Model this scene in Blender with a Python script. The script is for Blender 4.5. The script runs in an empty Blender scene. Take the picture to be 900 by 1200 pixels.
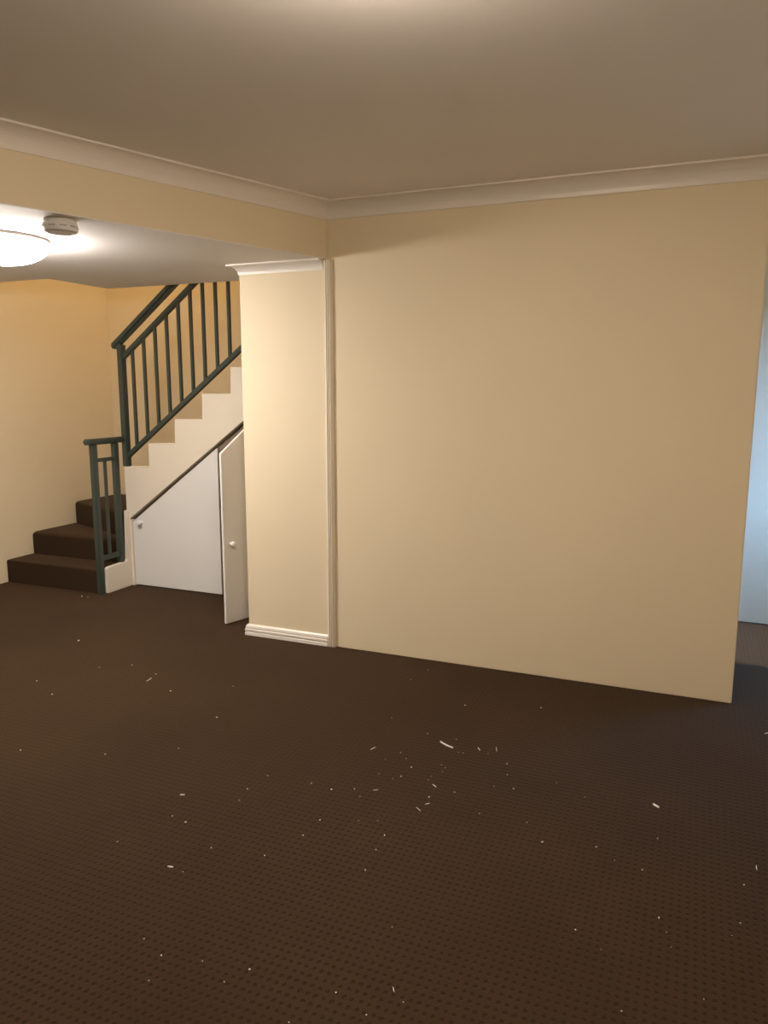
import bpy, bmesh, math, random
from mathutils import Vector, Matrix

SC = bpy.context.scene
COL = SC.collection

# ------------------------------------------------------------------ camera, world, light, exposure
cam_data = bpy.data.cameras.new('camera')
cam = bpy.data.objects.new('camera', cam_data)
COL.objects.link(cam)
YAW, PITCH, ROLL = math.radians(-22.379), math.radians(9.299), math.radians(0.076)
F = Vector((math.sin(YAW) * math.cos(PITCH), math.cos(YAW) * math.cos(PITCH), -math.sin(PITCH)))
R0 = Vector((math.cos(YAW), -math.sin(YAW), 0))
U0 = R0.cross(F)
RR = math.cos(ROLL) * R0 + math.sin(ROLL) * U0
UU = -math.sin(ROLL) * R0 + math.cos(ROLL) * U0
m = Matrix((RR, UU, -F)).transposed().to_4x4()
m.translation = Vector((0, 0, 1.5))
cam.matrix_world = m
cam_data.sensor_fit = 'VERTICAL'
cam_data.sensor_height = 24.0
cam_data.lens = 885.0 / 1200.0 * 24.0
cam_data.clip_start = 0.05
SC.camera = cam

SC.view_settings.view_transform = 'Standard'
SC.view_settings.look = 'None'
SC.view_settings.gamma = 1.0
SC.view_settings.use_curve_mapping = False
SC.view_settings.exposure = 0.0

SKY = 17.0              # brightness of the sky outside the passage window
world = bpy.data.worlds.new('world')
SC.world = world
world.use_nodes = True
wn, wl = world.node_tree.nodes, world.node_tree.links
wtc = wn.new('ShaderNodeTexCoord')
wsp = wn.new('ShaderNodeSeparateXYZ')
wmr = wn.new('ShaderNodeMapRange')
wmr.inputs['From Min'].default_value = -0.02
wmr.inputs['From Max'].default_value = 0.02
wmx = wn.new('ShaderNodeMix')
wmx.data_type = 'RGBA'
wmx.inputs['A'].default_value = (0.06, 0.06, 0.055, 1)     # ground outside
wmx.inputs['B'].default_value = (0.26, 0.50, 1.0, 1)       # even blue sky
wl.new(wtc.outputs['Generated'], wsp.inputs[0])
wl.new(wsp.outputs['Z'], wmr.inputs['Value'])
wl.new(wmr.outputs['Result'], wmx.inputs['Factor'])
wl.new(wmx.outputs['Result'], wn['Background'].inputs[0])
wn['Background'].inputs[1].default_value = SKY

# the passage window as a portal: it emits nothing itself, it only guides the sky light in through the opening
pd = bpy.data.lights.new('window_passage_offscreen', 'AREA')
pd.shape = 'RECTANGLE'
pd.size = 0.92
pd.size_y = 1.36
pd.cycles.is_portal = True
po = bpy.data.objects.new('window_passage_offscreen', pd)
COL.objects.link(po)
po.location = (1.285, 4.76, 1.38)
po.rotation_euler = Vector((-1, 0, 0)).to_track_quat('-Z', 'Z').to_euler()

sun = bpy.data.lights.new('sun_offscreen', 'SUN')
sun.energy = 5.0
sun.angle = math.radians(3)
sun.color = (1.0, 0.98, 0.97)
suno = bpy.data.objects.new('sun_offscreen', sun)
COL.objects.link(suno)
suno.location = (4, 4.5, 5)
suno.rotation_euler = Vector((-0.64, 0.07, -0.77)).to_track_quat('-Z', 'Y').to_euler()

LAMP_STAIR = 100.0      # emission of the stair-side ceiling light
LAMP_ROOM = 88.0        # emission of the room's own ceiling light
LAMP_UP = 100.0          # emission of the light at the top of the stairs
COLOR_STAIR = (1.0, 0.915, 0.83)
COLOR_ROOM = (1.0, 0.83, 0.65)
COLOR_UP = (1.0, 0.76, 0.44)

# ------------------------------------------------------------------ measured planes (metres)
YW = 3.828      # main wall and pier face
XE = 0.239      # free end of main wall
XP = -2.476     # pier corner
ZC = 2.478      # room ceiling
ZL = 2.192      # lower ceiling
XL = -4.914     # left wall
YB = 5.46       # wall behind the stairs
YS = 4.494      # face of the stair string
XR = 1.18       # right wall
YF = 5.29       # end wall of the passage
YN = -2.4       # wall behind the camera
BD = Vector((0.347, 0.938, 0)).normalized()     # bulkhead direction
BP = Vector((-1.916, YW, 0))                    # bulkhead meets main wall
def bulk(y, off=0.0):                           # point on bulkhead line at y, moved off to its stair side
    n = Vector((-BD.y, BD.x, 0))
    p = BP + BD * ((y - BP.y) / BD.y) + n * (off / 1.0)
    return (p.x, p.y)

# ------------------------------------------------------------------ materials
def nodes_of(name):
    mt = bpy.data.materials.new(name)
    mt.use_nodes = True
    nt = mt.node_tree
    return mt, nt, nt.nodes, nt.links, nt.nodes['Principled BSDF']

def paint(name, col, rough=0.6, var=0.03, bump=0.04, scale=9.0, spec=0.3):
    mt, nt, N, L, b = nodes_of(name)
    tc = N.new('ShaderNodeTexCoord')
    n1 = N.new('ShaderNodeTexNoise'); n1.inputs['Scale'].default_value = scale * 0.25; n1.inputs['Detail'].default_value = 4
    n2 = N.new('ShaderNodeTexNoise'); n2.inputs['Scale'].default_value = scale * 40; n2.inputs['Detail'].default_value = 2
    L.new(tc.outputs['Object'], n1.inputs['Vector']); L.new(tc.outputs['Object'], n2.inputs['Vector'])
    mx = N.new('ShaderNodeMix'); mx.data_type = 'RGBA'
    mx.inputs['A'].default_value = (*[c * (1 - var) for c in col], 1)
    mx.inputs['B'].default_value = (*[min(1, c * (1 + var)) for c in col], 1)
    L.new(n1.outputs['Fac'], mx.inputs['Factor'])
    L.new(mx.outputs['Result'], b.inputs['Base Color'])
    b.inputs['Roughness'].default_value = rough
    b.inputs['Specular IOR Level'].default_value = spec
    bp = N.new('ShaderNodeBump'); bp.inputs['Strength'].default_value = bump; bp.inputs['Distance'].default_value = 0.002
    L.new(n2.outputs['Fac'], bp.inputs['Height']); L.new(bp.outputs['Normal'], b.inputs['Normal'])
    return mt

def carpet(name, base, dots=True, sheen=0.3, tint=(0.62, 0.50, 0.41)):
    mt, nt, N, L, b = nodes_of(name)
    tc = N.new('ShaderNodeTexCoord')
    sep = N.new('ShaderNodeSeparateXYZ'); L.new(tc.outputs['Object'], sep.inputs[0])
    def mth(op, a, bb=None, c=None):
        n = N.new('ShaderNodeMath'); n.operation = op
        for i, v in enumerate((a, bb, c)):
            if v is None: continue
            if isinstance(v, (int, float)): n.inputs[i].default_value = v
            else: L.new(v, n.inputs[i])
        return n.outputs[0]
    fib = N.new('ShaderNodeTexNoise'); fib.inputs['Scale'].default_value = 260; fib.inputs['Detail'].default_value = 3
    L.new(tc.outputs['Object'], fib.inputs['Vector'])
    big = N.new('ShaderNodeTexNoise'); big.inputs['Scale'].default_value = 1.7; big.inputs['Detail'].default_value = 5
    L.new(tc.outputs['Object'], big.inputs['Vector'])
    h = fib.outputs['Fac']
    fac = mth('MULTIPLY_ADD', fib.outputs['Fac'], 0.7, mth('MULTIPLY_ADD', big.outputs['Fac'], 0.6, -0.15))
    if dots:
        wob = N.new('ShaderNodeTexNoise'); wob.inputs['Scale'].default_value = 45
        L.new(tc.outputs['Object'], wob.inputs['Vector'])
        wx = mth('MULTIPLY_ADD', wob.outputs['Fac'], 2.4, mth('MULTIPLY', sep.outputs['X'], 2 * math.pi / 0.0225))
        wy = mth('MULTIPLY_ADD', wob.outputs['Fac'], 2.4, mth('MULTIPLY', sep.outputs['Y'], 2 * math.pi / 0.026))
        s = mth('MULTIPLY_ADD', mth('ADD', mth('COSINE', wx), mth('COSINE', wy)), 0.25, 0.5)
        dot = N.new('ShaderNodeMapRange'); dot.interpolation_type = 'SMOOTHSTEP'
        dot.inputs['From Min'].default_value = 0.62; dot.inputs['From Max'].default_value = 0.90
        L.new(s, dot.inputs['Value'])
        fac = mth('SUBTRACT', fac, mth('MULTIPLY', dot.outputs['Result'], mth('MULTIPLY', big.outputs['Fac'], 0.62)))
        h = mth('SUBTRACT', mth('MULTIPLY', fib.outputs['Fac'], 0.5), mth('MULTIPLY', dot.outputs['Result'], 0.9))
    mx = N.new('ShaderNodeMix'); mx.data_type = 'RGBA'; mx.clamp_factor = True
    mx.inputs['A'].default_value = (*[c * 0.42 for c in base], 1)
    mx.inputs['B'].default_value = (*[c * 1.35 for c in base], 1)
    L.new(fac, mx.inputs['Factor']); L.new(mx.outputs['Result'], b.inputs['Base Color'])
    b.inputs['Roughness'].default_value = 0.95
    b.inputs['Specular IOR Level'].default_value = 0.1
    b.inputs['Sheen Weight'].default_value = sheen
    b.inputs['Sheen Roughness'].default_value = 0.45
    b.inputs['Sheen Tint'].default_value = (*tint, 1)
    bp = N.new('ShaderNodeBump'); bp.inputs['Strength'].default_value = 0.5; bp.inputs['Distance'].default_value = 0.004
    L.new(h, bp.inputs['Height']); L.new(bp.outputs['Normal'], b.inputs['Normal'])
    return mt

def glow(name, col, strength):
    mt, nt, N, L, b = nodes_of(name)
    b.inputs['Base Color'].default_value = (0.9, 0.88, 0.84, 1)
    b.inputs['Roughness'].default_value = 0.35
    b.inputs['Emission Color'].default_value = (*col, 1)
    # a slight cloudiness of the opal glass
    n = N.new('ShaderNodeTexNoise'); n.inputs['Scale'].default_value = 6
    mr = N.new('ShaderNodeMapRange'); mr.inputs['To Min'].default_value = strength * 0.96; mr.inputs['To Max'].default_value = strength * 1.04
    L.new(n.outputs['Fac'], mr.inputs['Value'])
    L.new(mr.outputs['Result'], b.inputs['Emission Strength'])
    return mt

def metal(name, col, rough=0.3):
    mt = paint(name, col, rough, 0.04, 0.01)
    mt.node_tree.nodes['Principled BSDF'].inputs['Metallic'].default_value = 1.0
    return mt

def window_glass(name):
    mt, nt, N, L, b = nodes_of(name)
    b.inputs['Base Color'].default_value = (0.95, 0.98, 1, 1)
    b.inputs['Roughness'].default_value = 0.02
    b.inputs['Transmission Weight'].default_value = 1.0
    b.inputs['IOR'].default_value = 1.01
    return mt

M_WALL = paint('cream_wall_paint', (0.80, 0.69, 0.50), 0.62)
M_CEIL = paint('white_ceiling_paint', (0.86, 0.83, 0.82), 0.75, 0.02, 0.08)
M_TRIM = paint('white_trim_gloss', (0.82, 0.77, 0.71), 0.35, 0.015, 0.01, spec=0.5)
M_DOOR = paint('white_door_satin', (0.80, 0.785, 0.77), 0.38, 0.02, 0.012, spec=0.5)
M_STRING = paint('off_white_string_paint', (0.80, 0.725, 0.61), 0.5, 0.02, 0.03)
M_RAIL = paint('grey_green_rail_paint', (0.042, 0.056, 0.046), 0.35, 0.12, 0.02, spec=0.5)
M_CARPET = carpet('brown_dotted_carpet', (0.0455, 0.0262, 0.0128), True, 0.11)
M_STEP = carpet('brown_stair_carpet', (0.0455, 0.0262, 0.0128), False, 0.11)
M_LAMP1 = glow('lit_opal_glass_stair', COLOR_STAIR, LAMP_STAIR)
M_LAMP2 = glow('lit_opal_glass_room', COLOR_ROOM, LAMP_ROOM)
M_LAMP3 = glow('lit_opal_glass_upstairs', COLOR_UP, LAMP_UP)
M_PLASTIC = paint('white_plastic', (0.72, 0.70, 0.68), 0.45, 0.02, 0.01, spec=0.4)
M_DARK = paint('grey_slot_plastic', (0.42, 0.40, 0.39), 0.6)
M_CLIP = metal('brushed_clip_metal', (0.7, 0.66, 0.6))
M_TIMBER = paint('bare_timber', (0.24, 0.19, 0.14), 0.8)
M_GLASS = window_glass('window_glass')
M_CRUMB = paint('pale_plaster_crumb', (0.78, 0.74, 0.66), 0.8)
M_CRUMB2 = paint('tan_wood_crumb', (0.50, 0.40, 0.28), 0.8)
M_SLIVER = paint('pale_wood_sliver', (0.90, 0.88, 0.83), 0.6)

# ------------------------------------------------------------------ mesh helpers
def link(name, bm, mat, parent=None, smooth=False):
    me = bpy.data.meshes.new(name)
    bmesh.ops.recalc_face_normals(bm, faces=bm.faces)
    bm.to_mesh(me); bm.free()
    if smooth:
        for p in me.polygons: p.use_smooth = True
        me.set_sharp_from_angle(angle=math.radians(40))
    me.materials.append(mat)
    o = bpy.data.objects.new(name, me)
    COL.objects.link(o)
    if parent: o.parent = parent
    return o

def struct(o):
    o['kind'] = 'structure'
    return o

def tag(o, label, cat, group=None):
    o['label'] = label; o['category'] = cat
    if group: o['group'] = group
    return o

def empty(name, loc=(0, 0, 0)):
    o = bpy.data.objects.new(name, None)
    o.empty_display_size = 0.05
    o.location = loc
    COL.objects.link(o)
    return o

def box(bm, a, b, bevel=0.0, seg=2):
    x0, y0, z0 = a; x1, y1, z1 = b
    vs = [bm.verts.new(p) for p in ((x0,y0,z0),(x1,y0,z0),(x1,y1,z0),(x0,y1,z0),(x0,y0,z1),(x1,y0,z1),(x1,y1,z1),(x0,y1,z1))]
    fs = [bm.faces.new([vs[i] for i in q]) for q in ((0,3,2,1),(4,5,6,7),(0,1,5,4),(1,2,6,5),(2,3,7,6),(3,0,4,7))]
    if bevel:
        es = list({e for f in fs for e in f.edges})
        bmesh.ops.bevel(bm, geom=es, offset=bevel, segments=seg, affect='EDGES', clamp_overlap=True)

def prism(bm, pts, lo, hi, axis='z', bevel=0.0, seg=2):
    """pts: 2D outline. axis z: (x,y) extruded in z; axis y: (x,z) extruded in y; axis x: (y,z) extruded in x."""
    f = {'z': lambda p, t: (p[0], p[1], t), 'y': lambda p, t: (p[0], t, p[1]), 'x': lambda p, t: (t, p[0], p[1])}[axis]
    a = [bm.verts.new(f(p, lo)) for p in pts]; b = [bm.verts.new(f(p, hi)) for p in pts]
    n = len(pts)
    fs = [bm.faces.new(a), bm.faces.new(b[::-1])]
    for i in range(n):
        fs.append(bm.faces.new((a[i], b[i], b[(i+1) % n], a[(i+1) % n])))
    if bevel:
        es = list({e for q in fs for e in q.edges})
        bmesh.ops.bevel(bm, geom=es, offset=bevel, segments=seg, affect='EDGES', clamp_overlap=True)

def sweep(bm, path, prof, z, close=True):
    """path: plan polyline; prof: (out, dz) with out to the left of travel; mitred corners, capped."""
    rings = []
    n = len(path)
    for i, p in enumerate(path):
        p = Vector(p)
        d0 = (p - Vector(path[i-1])).normalized() if i > 0 else None
        d1 = (Vector(path[i+1]) - p).normalized() if i < n-1 else None
        n0 = Vector((-d0.y, d0.x)) if d0 else None
        n1 = Vector((-d1.y, d1.x)) if d1 else None
        if n0 and n1:
            b = (n0 + n1).normalized(); b = b / b.dot(n0)
        else:
            b = n0 or n1
        rings.append([bm.verts.new((p.x + b.x*o, p.y + b.y*o, z + dz)) for o, dz in prof])
    k = len(prof)
    for r, s in zip(rings, rings[1:]):
        for i in range(k):
            bm.faces.new((r[i], r[(i+1) % k], s[(i+1) % k], s[i]))
    bm.faces.new(rings[0][::-1]); bm.faces.new(rings[-1])

def lathe(bm, prof, c, seg=48):
    rings = []
    for r, z in prof:
        if r < 1e-6:
            rings.append([bm.verts.new((c[0], c[1], c[2] + z))])
        else:
            rings.append([bm.verts.new((c[0] + r*math.cos(2*math.pi*i/seg), c[1] + r*math.sin(2*math.pi*i/seg), c[2] + z)) for i in range(seg)])
    for a, b in zip(rings, rings[1:]):
        for i in range(seg):
            j = (i+1) % seg
            if len(a) == 1: bm.faces.new((a[0], b[i], b[j]))
            elif len(b) == 1: bm.faces.new((a[i], a[j], b[0]))
            else: bm.faces.new((a[i], a[j], b[j], b[i]))

def bar(bm, p, q, w, h, up=(0, 0, 1), bevel=0.0, seg=2):
    """rectangular bar from p to q, w across, h in the 'up' plane"""
    p = Vector(p); q = Vector(q); d = (q-p).normalized()
    s = d.cross(Vector(up)).normalized(); u = s.cross(d).normalized()
    vs = []
    for e in (p, q):
        for a, b in ((-1,-1),(1,-1),(1,1),(-1,1)):
            vs.append(bm.verts.new(e + s*(a*w/2) + u*(b*h/2)))
    fs = [bm.faces.new([vs[i] for i in f]) for f in ((0,1,2,3),(7,6,5,4),(0,4,5,1),(1,5,6,2),(2,6,7,3),(3,7,4,0))]
    if bevel:
        es = list({e for f in fs for e in f.edges})
        bmesh.ops.bevel(bm, geom=es, offset=bevel, segments=seg, affect='EDGES', clamp_overlap=True)

CRUMB_SIZE = 0.34
CRUMBS = [ (-0.943,3.315,12.3), (-0.601,3.425,12.2), (-1.296,3.517,8.9), (-1.256,3.677,9.2), (-1.215,3.047,7.9), (-0.717,2.883,7.1), (-0.625,2.827,8.6), (-0.557,2.648,8.1),
    (-0.413,2.755,6.6), (-0.298,2.69,6.3), (-0.463,2.442,6), (-0.391,2.346,11.4), (-0.221,2.387,8.5), (-0.972,2.653,10.3), (-0.984,2.57,10), (-1.009,2.541,6.6), (-1.114,2.415,8.1),
    (-1.072,2.373,6.4), (-0.894,2.18,8.7), (-0.889,2.094,8.4), (-0.95,2.253,6), (-1.012,2.226,6), (-0.833,2.468,9.5), (-0.756,2.537,8), (-0.875,2.615,6.7), (-0.866,2.717,6.9),
    (-0.845,2.666,6.8), (-0.877,2.956,7.4), (-0.834,2.847,7.1), (-1.016,2.711,7), (-1.057,2.752,7.1), (-1.071,2.553,6.7), (-1.093,2.674,6.3), (-1.01,2.96,7.5), (-0.603,2.742,6),
    (-0.877,2.586,6.6), (-0.63,2.636,6.5), (-0.632,2.434,5.5), (-0.845,2.7,6.8), (-0.815,2.848,7.1), (-3.353,3.328,20.5), (-2.92,3.031,10.2), (-2.78,3.126,10.3), (-3.078,2.755,11.1),
    (-2.87,2.654,12.7), (-2.574,3.071,11.3), (-2.355,2.914,15), (-1.964,2.746,11.8), (-2.536,2.16,10.7), (-2.183,2.269,8.9), (-1.934,2.427,7.9), (-1.634,1.999,7.6), (-1.567,1.986,11.9),
    (-1.396,1.894,7.9), (-1.472,2.179,6.9), (-1.489,2.259,9.7), (-1.707,1.803,7.1), (-2.101,3.087,8.7), (-1.405,1.756,5.4), (-1.237,1.442,8), (-0.991,1.489,8.5), (-1.321,1.474,5.9),
    (-1.123,1.467,5), (-1.029,1.429,4.8), (-1.21,1.359,4.8), (-0.749,1.507,7.5), (-0.582,1.544,5.3), (-0.651,1.473,6.6), (-0.814,1.382,6.1), (-1.395,1.892,6.2), (-1.211,1.927,6.9),
    (-1.15,2.074,9.3), (-1.139,2.178,9), (-1.193,2.378,10.3), (-0.879,1.983,8.1), (-1.47,2.179,6.9), (-1.488,2.263,9.1), (-1.469,2.374,6.7), (-1.285,2.39,8.2), (-0.706,1.778,4.8),
    (-0.071,2.318,8.1), (-0.035,2.515,7.2), (0.222,2.361,7.8), (-0.012,2.106,9.3), (0.011,2.052,5.2), (-0.226,1.964,8.4), (-0.151,1.914,4.6), (0.025,1.997,4.6), (-0.08,1.722,6.3),
    (0.106,1.839,5.3), (0.203,2.171,6.1), (0.179,2.108,5.2), (-0.157,2.336,5.5), (-4.065,4.093,18.7), (-4.008,4.092,13.6) ]
SLIVERS = [ (-0.934,2.909,-0.867,2.875,11.6), (-1.182,2.727,-1.172,2.756,5.8), (-0.77,2.917,-0.756,2.898,7.2), (-0.701,2.954,-0.689,2.917,5.8), (-1.045,2.435,-1.029,2.444,4.5), (-0.85,2.559,-0.832,2.546,7.2), (-0.831,2.415,-0.818,2.429,6.2), (-0.854,2.386,-0.832,2.368,4.6), (-2.554,2.973,-2.562,3.02,7.1), (-1.697,2.126,-1.682,2.133,9.6), (-1.466,1.76,-1.448,1.764,8.1), (-0.623,1.578,-0.615,1.565,5.4), (0.264,2.481,0.264,2.458,6), (-0.06,2.736,-0.04,2.72,13.1), (0.362,3.531,0.387,3.549,9.4) ]

# ------------------------------------------------------------------ the room shell
bm = bmesh.new(); box(bm, (XL-0.1, YN-0.1, -0.06), (XR+0.1, YB+0.1, 0)); struct(link('floor', bm, M_CARPET))

bm = bmesh.new()
prism(bm, [bulk(YN), (XR, YN), (XR, YB), (-1.916, YB), bulk(YW)], ZC, ZC+0.08)
struct(link('ceiling', bm, M_CEIL))

# lower ceiling over the stair side, with the L-shaped stair opening left out of it
XO, YA, YC = -3.91, 3.83, 4.36
bm = bmesh.new()
pn = bulk(YN)
prism(bm, [(XL, YN), pn, bulk(YW-0.001), (XP, YW-0.001), (XP, YC), (XO, YC), (XO, YA), (XL, YA)], ZL, ZL+0.12)
struct(link('ceiling_lower', bm, M_CEIL))

bm = bmesh.new()
p0, p1 = bulk(YN), bulk(YW-0.001)
q0, q1 = bulk(YN, 0.09), bulk(YW-0.001, 0.09)
prism(bm, [p0, p1, (q1[0], YW-0.001), q0], ZL+0.004, ZC+0.06)
o = struct(link('wall_bulkhead', bm, M_WALL))
for v in o.data.vertices:      # face of the bulkhead stands 1 mm proud of the lower ceiling's edge
    v.co.x += 0.001

bm = bmesh.new(); box(bm, (XL-0.1, YN-0.1, 0), (XL, YB+0.1, 4.75)); struct(link('wall_left', bm, M_WALL))
bm = bmesh.new(); box(bm, (XL, YB, 0), (-0.35, YB+0.1, 4.75)); struct(link('wall_back', bm, M_WALL))
bm = bmesh.new(); box(bm, (-1.903, YW, 0), (XE, YW+0.10, ZC), 0.003); struct(link('wall_right', bm, M_WALL))
bm = bmesh.new(); box(bm, (XP, YW, 0), (-1.903, YS-0.001, ZC), 0.004); struct(link('wall_pier', bm, M_WALL))
bm = bmesh.new(); box(bm, (XL, YN-0.1, 0), (XR, YN, ZC+0.05)); struct(link('wall_rear', bm, M_WALL))
bm = bmesh.new(); box(bm, (-0.35, YF, 0), (XR+0.1, YF+0.17, ZC)); struct(link('wall_passage', bm, M_WALL))
bm = bmesh.new(); box(bm, (-0.45, YW+0.10, 0), (-0.35, YB, ZC)); struct(link('wall_passage_end', bm, M_WALL))

# right wall with a tall window in the side passage (out of the picture): four pieces around the opening, one mesh
WY0, WY1, WZ0, WZ1 = 4.30, 5.22, 0.70, 2.06
bm = bmesh.new()
ys = [YN-0.1, WY0, WY1, YF]; zs = [0, WZ0, WZ1, ZC]
for i in range(3):
    for j in range(3):
        if (i, j) != (1, 1): box(bm, (XR, ys[i], zs[j]), (XR+0.1, ys[i+1], zs[j+1]))
struct(link('wall_side', bm, M_WALL))
win = struct(empty('window_1', (XR+0.05, (WY0+WY1)/2, WZ0)))
def child(o, parent):
    o.parent = parent; o.matrix_parent_inverse = parent.matrix_basis.inverted(); return o
bm = bmesh.new()
for a, b in (((WY0, WZ0), (WY1, WZ0+0.05)), ((WY0, WZ1-0.05), (WY1, WZ1)), ((WY0, WZ0+0.05), (WY0+0.05, WZ1-0.05)), ((WY1-0.05, WZ0+0.05), (WY1, WZ1-0.05))):
    box(bm, (XR+0.02, a[0], a[1]), (XR+0.08, b[0], b[1]), 0.003)
child(link('window_frame', bm, M_TRIM), win)

# passage opening header out of the picture keeps the room's ceiling line
bm = bmesh.new(); box(bm, (XE, YW, 2.14), (XR, YW+0.10, ZC)); struct(link('wall_header', bm, M_WALL))

# stairwell walls above the lower ceiling
bm = bmesh.new()
prism(bm, [(XL, YA-0.08), (XO+0.08, YA-0.08), (XO+0.08, YC-0.08), (-1.0, YC-0.08), (-1.0, YC), (XO, YC), (XO, YA), (XL, YA)], ZL+0.12, 4.75)
struct(link('wall_stairwell', bm, M_WALL))
bm = bmesh.new(); box(bm, (XL, YA-0.08, 4.75), (-0.9, YB+0.1, 4.83)); struct(link('ceiling_stairwell', bm, M_CEIL))
bm = bmesh.new(); box(bm, (-1.0, YC-0.08, ZL+0.12), (-0.9, YB+0.1, 4.75)); struct(link('wall_stairwell_end', bm, M_WALL))

# ------------------------------------------------------------------ cornices, mouldings, skirting
def cove(proj, drop, lip=0.10, n=8):
    pr = [(0, 0), (proj, 0), (proj, -lip*drop), (proj-0.06*proj, -lip*drop)]
    r = proj*0.86; 
    cx, cz = proj*0.94, -drop*0.92
    for i in range(1, n):
        t = math.pi/2 * i/n
        pr.append((cx - r*math.sin(t), cz + (drop*(0.92-lip))*math.cos(t)))
    pr += [(proj*0.08, -drop*0.92), (proj*0.08, -drop), (0, -drop)]
    return pr
bm = bmesh.new()
sweep(bm, [(XR, YW), (-1.916, YW), bulk(YN)], [(o, d) for o, d in cove(0.082, 0.083)], ZC)
struct(link('trim_1', bm, M_TRIM))
bm = bmesh.new()
sweep(bm, [(-1.936, YW), (XP, YW), (XP, YC-0.05)], [(o, d) for o, d in cove(0.053, 0.055, 0.17)], ZL)
struct(link('trim_2', bm, M_TRIM))

# ribbed cover strip between pier and wall
bm = bmesh.new()
x0, x1 = -1.927, -1.879
pts = [(x0, YW), (x0, YW-0.010), (x0+0.006, YW-0.014)]
for k in range(3):
    c = x0 + 0.012 + k*0.0125
    pts += [(c-0.001, YW-0.016), (c+0.0005, YW-0.003), (c+0.0045, YW-0.003), (c+0.006, YW-0.018)]
pts += [(x1-0.003, YW-0.014), (x1, YW-0.008), (x1, YW)]
prism(bm, pts, 0.0, 2.187, 'z')
struct(link('trim_3', bm, M_STRING))

bm = bmesh.new()
base_prof = [(0, 0), (0.018, 0), (0.018, 0.018), (0.0145, 0.021), (0.0145, 0.024), (0.018, 0.027), (0.018, 0.038), (0.0135, 0.041), (0.0135, 0.044), (0.015, 0.048), (0.012, 0.060), (0.006, 0.067), (0, 0.067)]
sweep(bm, [(-1.929, YW), (XP, YW), (XP, YS-0.02)], base_prof, 0.0)
struct(link('baseboard_pier', bm, M_TRIM))

# ------------------------------------------------------------------ staircase
st = tag(empty('staircase', (-4.43, 4.2, 0)), 'dark brown carpeted staircase turning right, with cream stepped string', 'staircase')
XI = -3.978
def step(pts, z0, z1):
    bm = bmesh.new()
    prism(bm, pts, z0, z1)
    top = [e for e in bm.edges if all(abs(v.co.z - z1) < 1e-5 for v in e.verts)]
    bmesh.ops.bevel(bm, geom=top, offset=0.034, segments=5, affect='EDGES', profile=0.5, clamp_overlap=True)
    return child(link('step', bm, M_STEP, smooth=True), st)
g = 0.0015
step([(XL+g, 4.20), (-4.008, 4.20), (-4.008, 4.231), (XI, 4.23), (XI, 4.462), (XL+g, 4.462)], 0.001, 0.178)
P3 = Vector((XI, 4.555)); Q3 = Vector((XL+g, 4.94))
step([(XL+g, 4.465), (XI, 4.465), (P3.x, P3.y-g), (Q3.x, Q3.y-g)], 0.001, 0.357)
step([(P3.x, P3.y), (XI, YB-g), (XL+g, YB-g), (Q3.x, Q3.y)], 0.001, 0.54)
RISE, GO = 0.182, 0.2445
for k in range(8):
    x = XI + g + GO*k
    zt = 0.725 + RISE*k
    step([(x, YS+0.082), (x+GO-g, YS+0.082), (x+GO-g, YB-g), (x, YB-g)], zt-RISE-0.06, zt)

# stepped string: zigzag top, raking lower edge
zz = [(-3.967, 0.53)]
x = -3.967; z = 0.915
zz.append((x, z))
for k in range(8):
    x = -3.731 + GO*k
    zz.append((x, z)); z += RISE; zz.append((x, z))
xe = x + 0.05
zz.append((xe, z))
SLO = 0.7315
zz.append((xe, 0.515 + SLO*(xe + 3.945)))
zz.append((-3.945, 0.515))
bm = bmesh.new(); prism(bm, zz, YS, YS+0.08, 'y', 0.003, 1)
child(link('string', bm, M_STRING), st)

# side panel of the bottom steps
bm = bmesh.new()
sp = [(4.232, 0.0), (YS+0.02, 0.0), (YS+0.02, 0.515), (YS+0.0, 0.585), (4.470, 0.585), (4.470, 0.378), (4.462, 0.370), (4.462, 0.205), (4.440, 0.196), (4.250, 0.196), (4.232, 0.186)]
prism(bm, sp, -3.974, -3.944, 'x', 0.004, 2)
child(link('side_panel', bm, M_STRING), st)

# ------------------------------------------------------------------ under-stair cupboard
cb = tag(empty('understair_cupboard', (-3.2, YS, 0)), 'white under-stair cupboard with slanted doors, one standing open', 'cupboard')
def knob(parent, p, n):
    bm = bmesh.new()
    lathe(bm, [(0.0001, 0.0), (0.011, 0.0), (0.011, 0.003), (0.007, 0.006), (0.007, 0.012), (0.013, 0.017), (0.0165, 0.023), (0.0155, 0.029), (0.010, 0.033), (0, 0.034)], (0, 0, 0), 24)
    rot = Vector((0, 0, 1)).rotation_difference(Vector(n)).to_matrix().to_4x4() @ Matrix.Scale(1.18, 4)
    bmesh.ops.transform(bm, matrix=Matrix.Translation(Vector(p)) @ rot, verts=bm.verts)
    o = link('knob', bm, M_DOOR, smooth=True)
    o.parent = parent
    return o
YD = YS + 0.012                      # door faces stand behind the string
bm = bmesh.new()
prism(bm, [(-3.922, 0.008), (-3.137, 0.008), (-3.137, 1.083), (-3.922, 0.497)], YD, YD+0.018, 'y', 0.0015, 1)
d1 = child(link('door', bm, M_DOOR), cb)
k1 = knob(None, (-3.842, YD, 0.497), (0, -1, 0)); k1.parent = d1; k1.matrix_parent_inverse = (cb.matrix_basis @ d1.matrix_parent_inverse).inverted()
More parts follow.
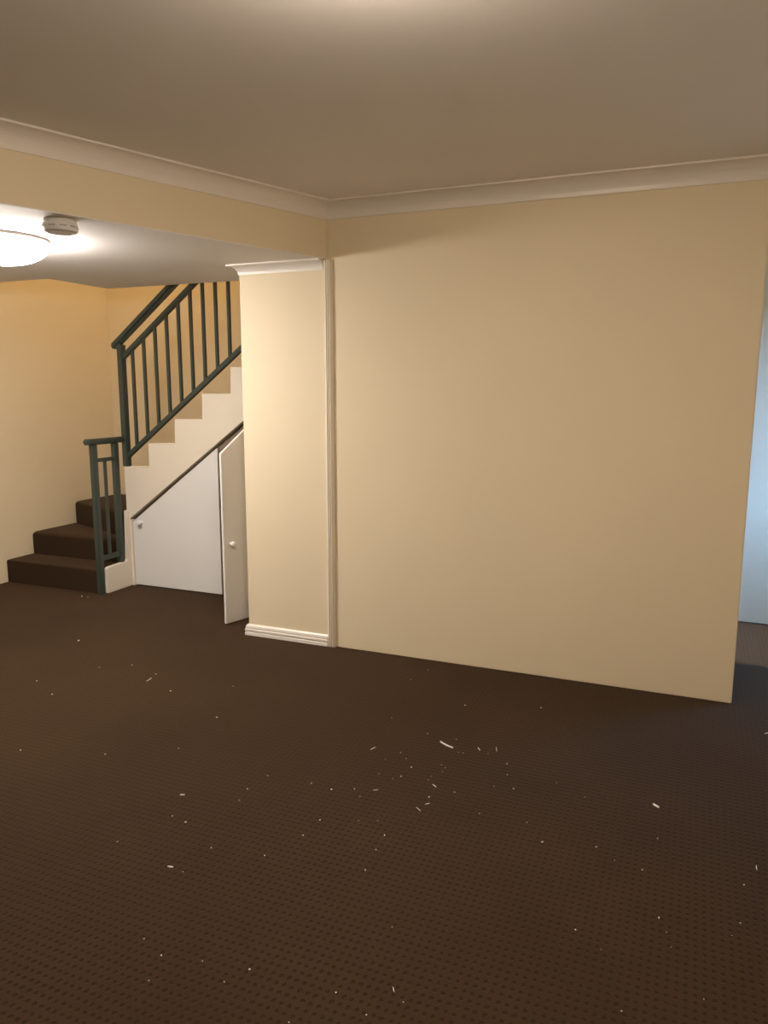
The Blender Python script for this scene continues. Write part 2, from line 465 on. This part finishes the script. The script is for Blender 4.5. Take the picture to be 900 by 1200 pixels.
# open leaf, hinged at the right, swung 72 degrees out
HX, HW = -2.514, 0.615
ang = math.radians(72.0)
bm = bmesh.new()
zl = 1.10; zr = zl + SLO*HW
prism(bm, [(-HW, 0.010), (0, 0.010), (0, zr), (-HW, zl)], 0, 0.018, 'y', 0.0015, 1)
rot = Matrix.Translation(Vector((HX, YD, 0))) @ Matrix.Rotation(ang, 4, 'Z')
bmesh.ops.transform(bm, matrix=rot, verts=bm.verts)
d2 = child(link('door', bm, M_DOOR), cb)
n2 = (rot.to_3x3() @ Vector((0, -1, 0)))
kp = rot @ Vector((-HW + 0.055, 0, 0.525))
k2 = knob(None, kp, n2); k2.parent = d2; k2.matrix_parent_inverse = (cb.matrix_basis @ d2.matrix_parent_inverse).inverted()
# slim jamb at the low end and an inner rail that the leaves close against
bm = bmesh.new(); box(bm, (-3.9435, YS+0.001, 0), (-3.9255, YS+0.05, 0.514), 0.001)
child(link('jamb', bm, M_STRING), cb)
bm = bmesh.new()
a = Vector((-3.90, YS+0.055, 0.50)); b = a + Vector((1.42, 0, 1.42*SLO))
bar(bm, a, b, 0.03, 0.09)
child(link('inner_rail', bm, M_TIMBER), cb)

# ------------------------------------------------------------------ stair railings
up = tag(empty('stair_railing', (-3.968, 4.53, 0.915)), 'dark grey-green sloping railing with slim balusters on the stepped string', 'railing')
YR = 4.532
bm = bmesh.new(); box(bm, (-3.993, YR-0.024, 0.915), (-3.945, YR+0.024, 1.815), 0.004)
child(link('newel_post', bm, M_RAIL), up)
S = 0.757
def rake(name, x0, z0, length, w, h, bev):
    bm = bmesh.new()
    bar(bm, (x0, YR, z0), (x0+length, YR, z0+length*S), w, h, (0, 0, 1), bev, 3)
    return child(link(name, bm, M_RAIL), up)
rake('handrail', -4.040, 1.795, 1.95, 0.064, 0.050, 0.014)
rake('upper_rail', -3.955, 1.722, 1.86, 0.034, 0.036, 0.004)
rake('lower_rail', -3.955, 0.992, 1.86, 0.034, 0.034, 0.004)
for k in range(17):
    x = -3.8665 + 0.1057*k
    bm = bmesh.new()
    z0 = 0.992 + (x+3.955)*S; z1 = 1.722 + (x+3.955)*S
    box(bm, (x-0.0105, YR-0.0105, z0), (x+0.0105, YR+0.0105, z1), 0.0015, 1)
    child(link('baluster', bm, M_RAIL), up)

lo = tag(empty('stair_railing', (-3.985, 4.21, 0)), 'short grey-green railing panel with one baluster beside the bottom steps', 'railing')
XB = -3.984
bm = bmesh.new(); box(bm, (XB-0.021, 4.184, 0.0), (XB+0.021, 4.228, 1.10), 0.004); child(link('newel_post', bm, M_RAIL), lo)
bm = bmesh.new(); box(bm, (XB-0.021, 4.403, 0.18), (XB+0.021, 4.445, 1.10), 0.004); child(link('newel_post', bm, M_RAIL), lo)
bm = bmesh.new(); box(bm, (XB-0.010, 4.303, 0.27), (XB+0.010, 4.323, 0.985), 0.002); child(link('baluster', bm, M_RAIL), lo)
bm = bmesh.new(); bar(bm, (XB, 4.135, 1.120), (XB, 4.506, 1.120), 0.058, 0.042, (0, 0, 1), 0.010, 3); child(link('handrail', bm, M_RAIL), lo)
bm = bmesh.new(); bar(bm, (XB, 4.220, 0.985), (XB, 4.410, 0.985), 0.026, 0.026, (0, 0, 1), 0.003); child(link('upper_rail', bm, M_RAIL), lo)
bm = bmesh.new(); bar(bm, (XB, 4.220, 0.262), (XB, 4.410, 0.262), 0.026, 0.034, (0, 0, 1), 0.003); child(link('lower_rail', bm, M_RAIL), lo)

# ------------------------------------------------------------------ ceiling lights and smoke alarm
def oyster(label, x, y, z, r, mglass, pan=0.88, name='ceiling_light', dome='glass_dome'):
    t = tag(empty(name, (x, y, z)), label, 'ceiling light')
    bm = bmesh.new(); lathe(bm, [(0, 0), (r*(pan-0.02), 0), (r*pan, -0.004), (r*pan, -0.014), (r*0.96, -0.018), (0, -0.018)], (0, 0, 0), 64)
    link('base_pan', bm, M_TRIM, t, True)
    bm = bmesh.new()
    pr = [(r*0.95, -0.0185), (r*0.985, -0.022)]
    n = 14
    for i in range(1, n+1):
        a = math.pi/2*i/n
        pr.append((r*0.985*math.cos(a)**0.85 if i < n else 0, -0.022 - 0.095*math.sin(a)))
    lathe(bm, pr, (0, 0, 0), 64)
    link(dome, bm, mglass, t, True)
    for k in range(3):
        a = math.radians(-52 + 120*k)
        bm = bmesh.new()
        box(bm, (r-0.004, -0.007, -0.052), (r+0.006, 0.007, -0.010), 0.002, 1)
        bmesh.ops.transform(bm, matrix=Matrix.Rotation(a, 4, 'Z'), verts=bm.verts)
        link('clip', bm, M_CLIP, t)
    return t
oyster('round opal glass ceiling light, lit, on the low ceiling by the stairs', -3.09, 2.726, ZL, 0.232, M_LAMP1, 1.0)
oyster('round opal glass ceiling light, lit, on the high ceiling of the room', -0.66, 1.50, ZC, 0.21, M_LAMP2, name='room_ceiling_light_offscreen', dome='room_glass_dome_offscreen')
oyster('round opal glass ceiling light, lit, above the top of the stairs', -3.9, 4.9, 4.75, 0.19, M_LAMP3, name='stairwell_ceiling_light_offscreen', dome='stairwell_glass_dome_offscreen')

sd = tag(empty('smoke_alarm', (-2.507, 2.537, ZL)), 'round white smoke alarm on the low ceiling beside the bulkhead', 'smoke alarm')
bm = bmesh.new(); lathe(bm, [(0, 0), (0.064, 0), (0.066, -0.004), (0.066, -0.014), (0.063, -0.018), (0, -0.018)], (0, 0, 0), 48); link('base_plate', bm, M_PLASTIC, sd, True)
bm = bmesh.new(); lathe(bm, [(0, -0.018), (0.068, -0.018), (0.070, -0.022), (0.070, -0.040), (0.066, -0.050), (0.052, -0.054), (0.048, -0.052), (0.030, -0.053), (0, -0.054)], (0, 0, 0), 48); link('cover', bm, M_PLASTIC, sd, True)
for k in range(10):
    a = 2*math.pi*k/10
    bm = bmesh.new(); box(bm, (0.066, -0.014, -0.036), (0.0706, 0.014, -0.030)); bmesh.ops.transform(bm, matrix=Matrix.Rotation(a, 4, 'Z'), verts=bm.verts)
    link('vent_slot', bm, M_DARK, sd)

# ------------------------------------------------------------------ litter on the carpet
random.seed(4)
def chunk(r):
    bm = bmesh.new()
    bmesh.ops.create_icosphere(bm, subdivisions=1, radius=1.0)
    for v in bm.verts:
        v.co *= random.uniform(0.7, 1.15)
        v.co.x *= random.uniform(0.9, 1.3)
        v.co.z *= 0.5
    zmin = min(v.co.z for v in bm.verts)
    for v in bm.verts: v.co.z -= zmin
    me = bpy.data.meshes.new('crumb'); bm.to_mesh(me); bm.free()
    return me
SHAPES = []
for mt in (M_CRUMB, M_CRUMB2):
    row = []
    for i in range(5):
        me = chunk(1); me.materials.append(mt); row.append(me)
    SHAPES.append(row)
seen = []
for i, (x, y, s) in enumerate(CRUMBS):
    if any(abs(x-a) + abs(y-b) < 0.008 for a, b in seen): continue
    seen.append((x, y))
    dist = math.hypot(x, y)
    big = s / max(dist, 1) > 2.55
    o = bpy.data.objects.new('crumb', random.choice(SHAPES[0 if big or random.random() < 0.35 else 1]))
    COL.objects.link(o)
    k = s * 0.001 * CRUMB_SIZE
    o.scale = (k, k, k)
    o.rotation_euler[2] = random.uniform(0, 6.28)
    o.location = (x, y, 0.0)
    kind = 'pale plaster crumb' if o.data.materials[0] is M_CRUMB else 'tan wood crumb'
    if y > 4.0: where = 'at the foot of the bottom stair step'
    elif math.hypot(x+0.9, y-2.89) < 0.26: where = 'close beside the longest wood sliver'
    elif y > 3.2 and x > -1.6: where = 'near the foot of the broad plain cream wall'
    elif x < bulk(y)[0]: where = 'on the carpet under the low ceiling'
    elif x > -0.32: where = 'on the carpet in the light from the side passage'
    else: where = 'out on the open carpet of the room'
    tag(o, 'tiny ' + kind + ' ' + where, 'crumb', kind + 's ' + where)
for i, (x0, y0, x1, y1, w) in enumerate(SLIVERS):
    a = Vector((x0, y0, 0)); b = Vector((x1, y1, 0)); d = b-a; ln = d.length; mid = (a+b)/2
    w = w*0.001*(0.6 if i in (0, 9, 10, 13) else 0.42)
    bm = bmesh.new()
    n = 5; rings = []
    bend = random.uniform(-0.06, 0.06)*ln
    for j in range(n):
        t = j/(n-1); ww = w*(0.45 + 0.55*math.sin(math.pi*min(0.9, max(0.12, t))))
        xx = (t-0.5)*ln; yy = bend*(1-(2*t-1)**2)
        hh = min(w*0.6, 0.004)
        rings.append([bm.verts.new((xx, yy-ww/2, 0)), bm.verts.new((xx, yy+ww/2, 0)), bm.verts.new((xx, yy+ww*0.3, hh)), bm.verts.new((xx, yy-ww*0.3, hh))])
    for r, s in zip(rings, rings[1:]):
        for q in range(4): bm.faces.new((r[q], r[(q+1) % 4], s[(q+1) % 4], s[q]))
    bm.faces.new(rings[0]); bm.faces.new(rings[-1][::-1])
    if i == 0:
        o = tag(link('wood_sliver', bm, M_SLIVER), 'longest pale wood sliver, lying amid crumbs on the brown carpet', 'sliver')
    elif i == 8:
        o = tag(link('wood_sliver', bm, M_SLIVER), 'thin pale wood sliver on the carpet out before the under-stair cupboard', 'sliver')
    elif i in (9, 10, 13):
        o = tag(link('paint_flake', bm, M_SLIVER), 'stubby white paint flake lying alone on the brown carpet', 'flake', 'white paint flakes on the carpet')
    else:
        o = tag(link('wood_sliver', bm, M_SLIVER), 'short thin pale wood sliver on the brown carpet', 'sliver', 'short slivers on the carpet')
    o.location = mid
    o.rotation_euler[2] = math.atan2(d.y, d.x)
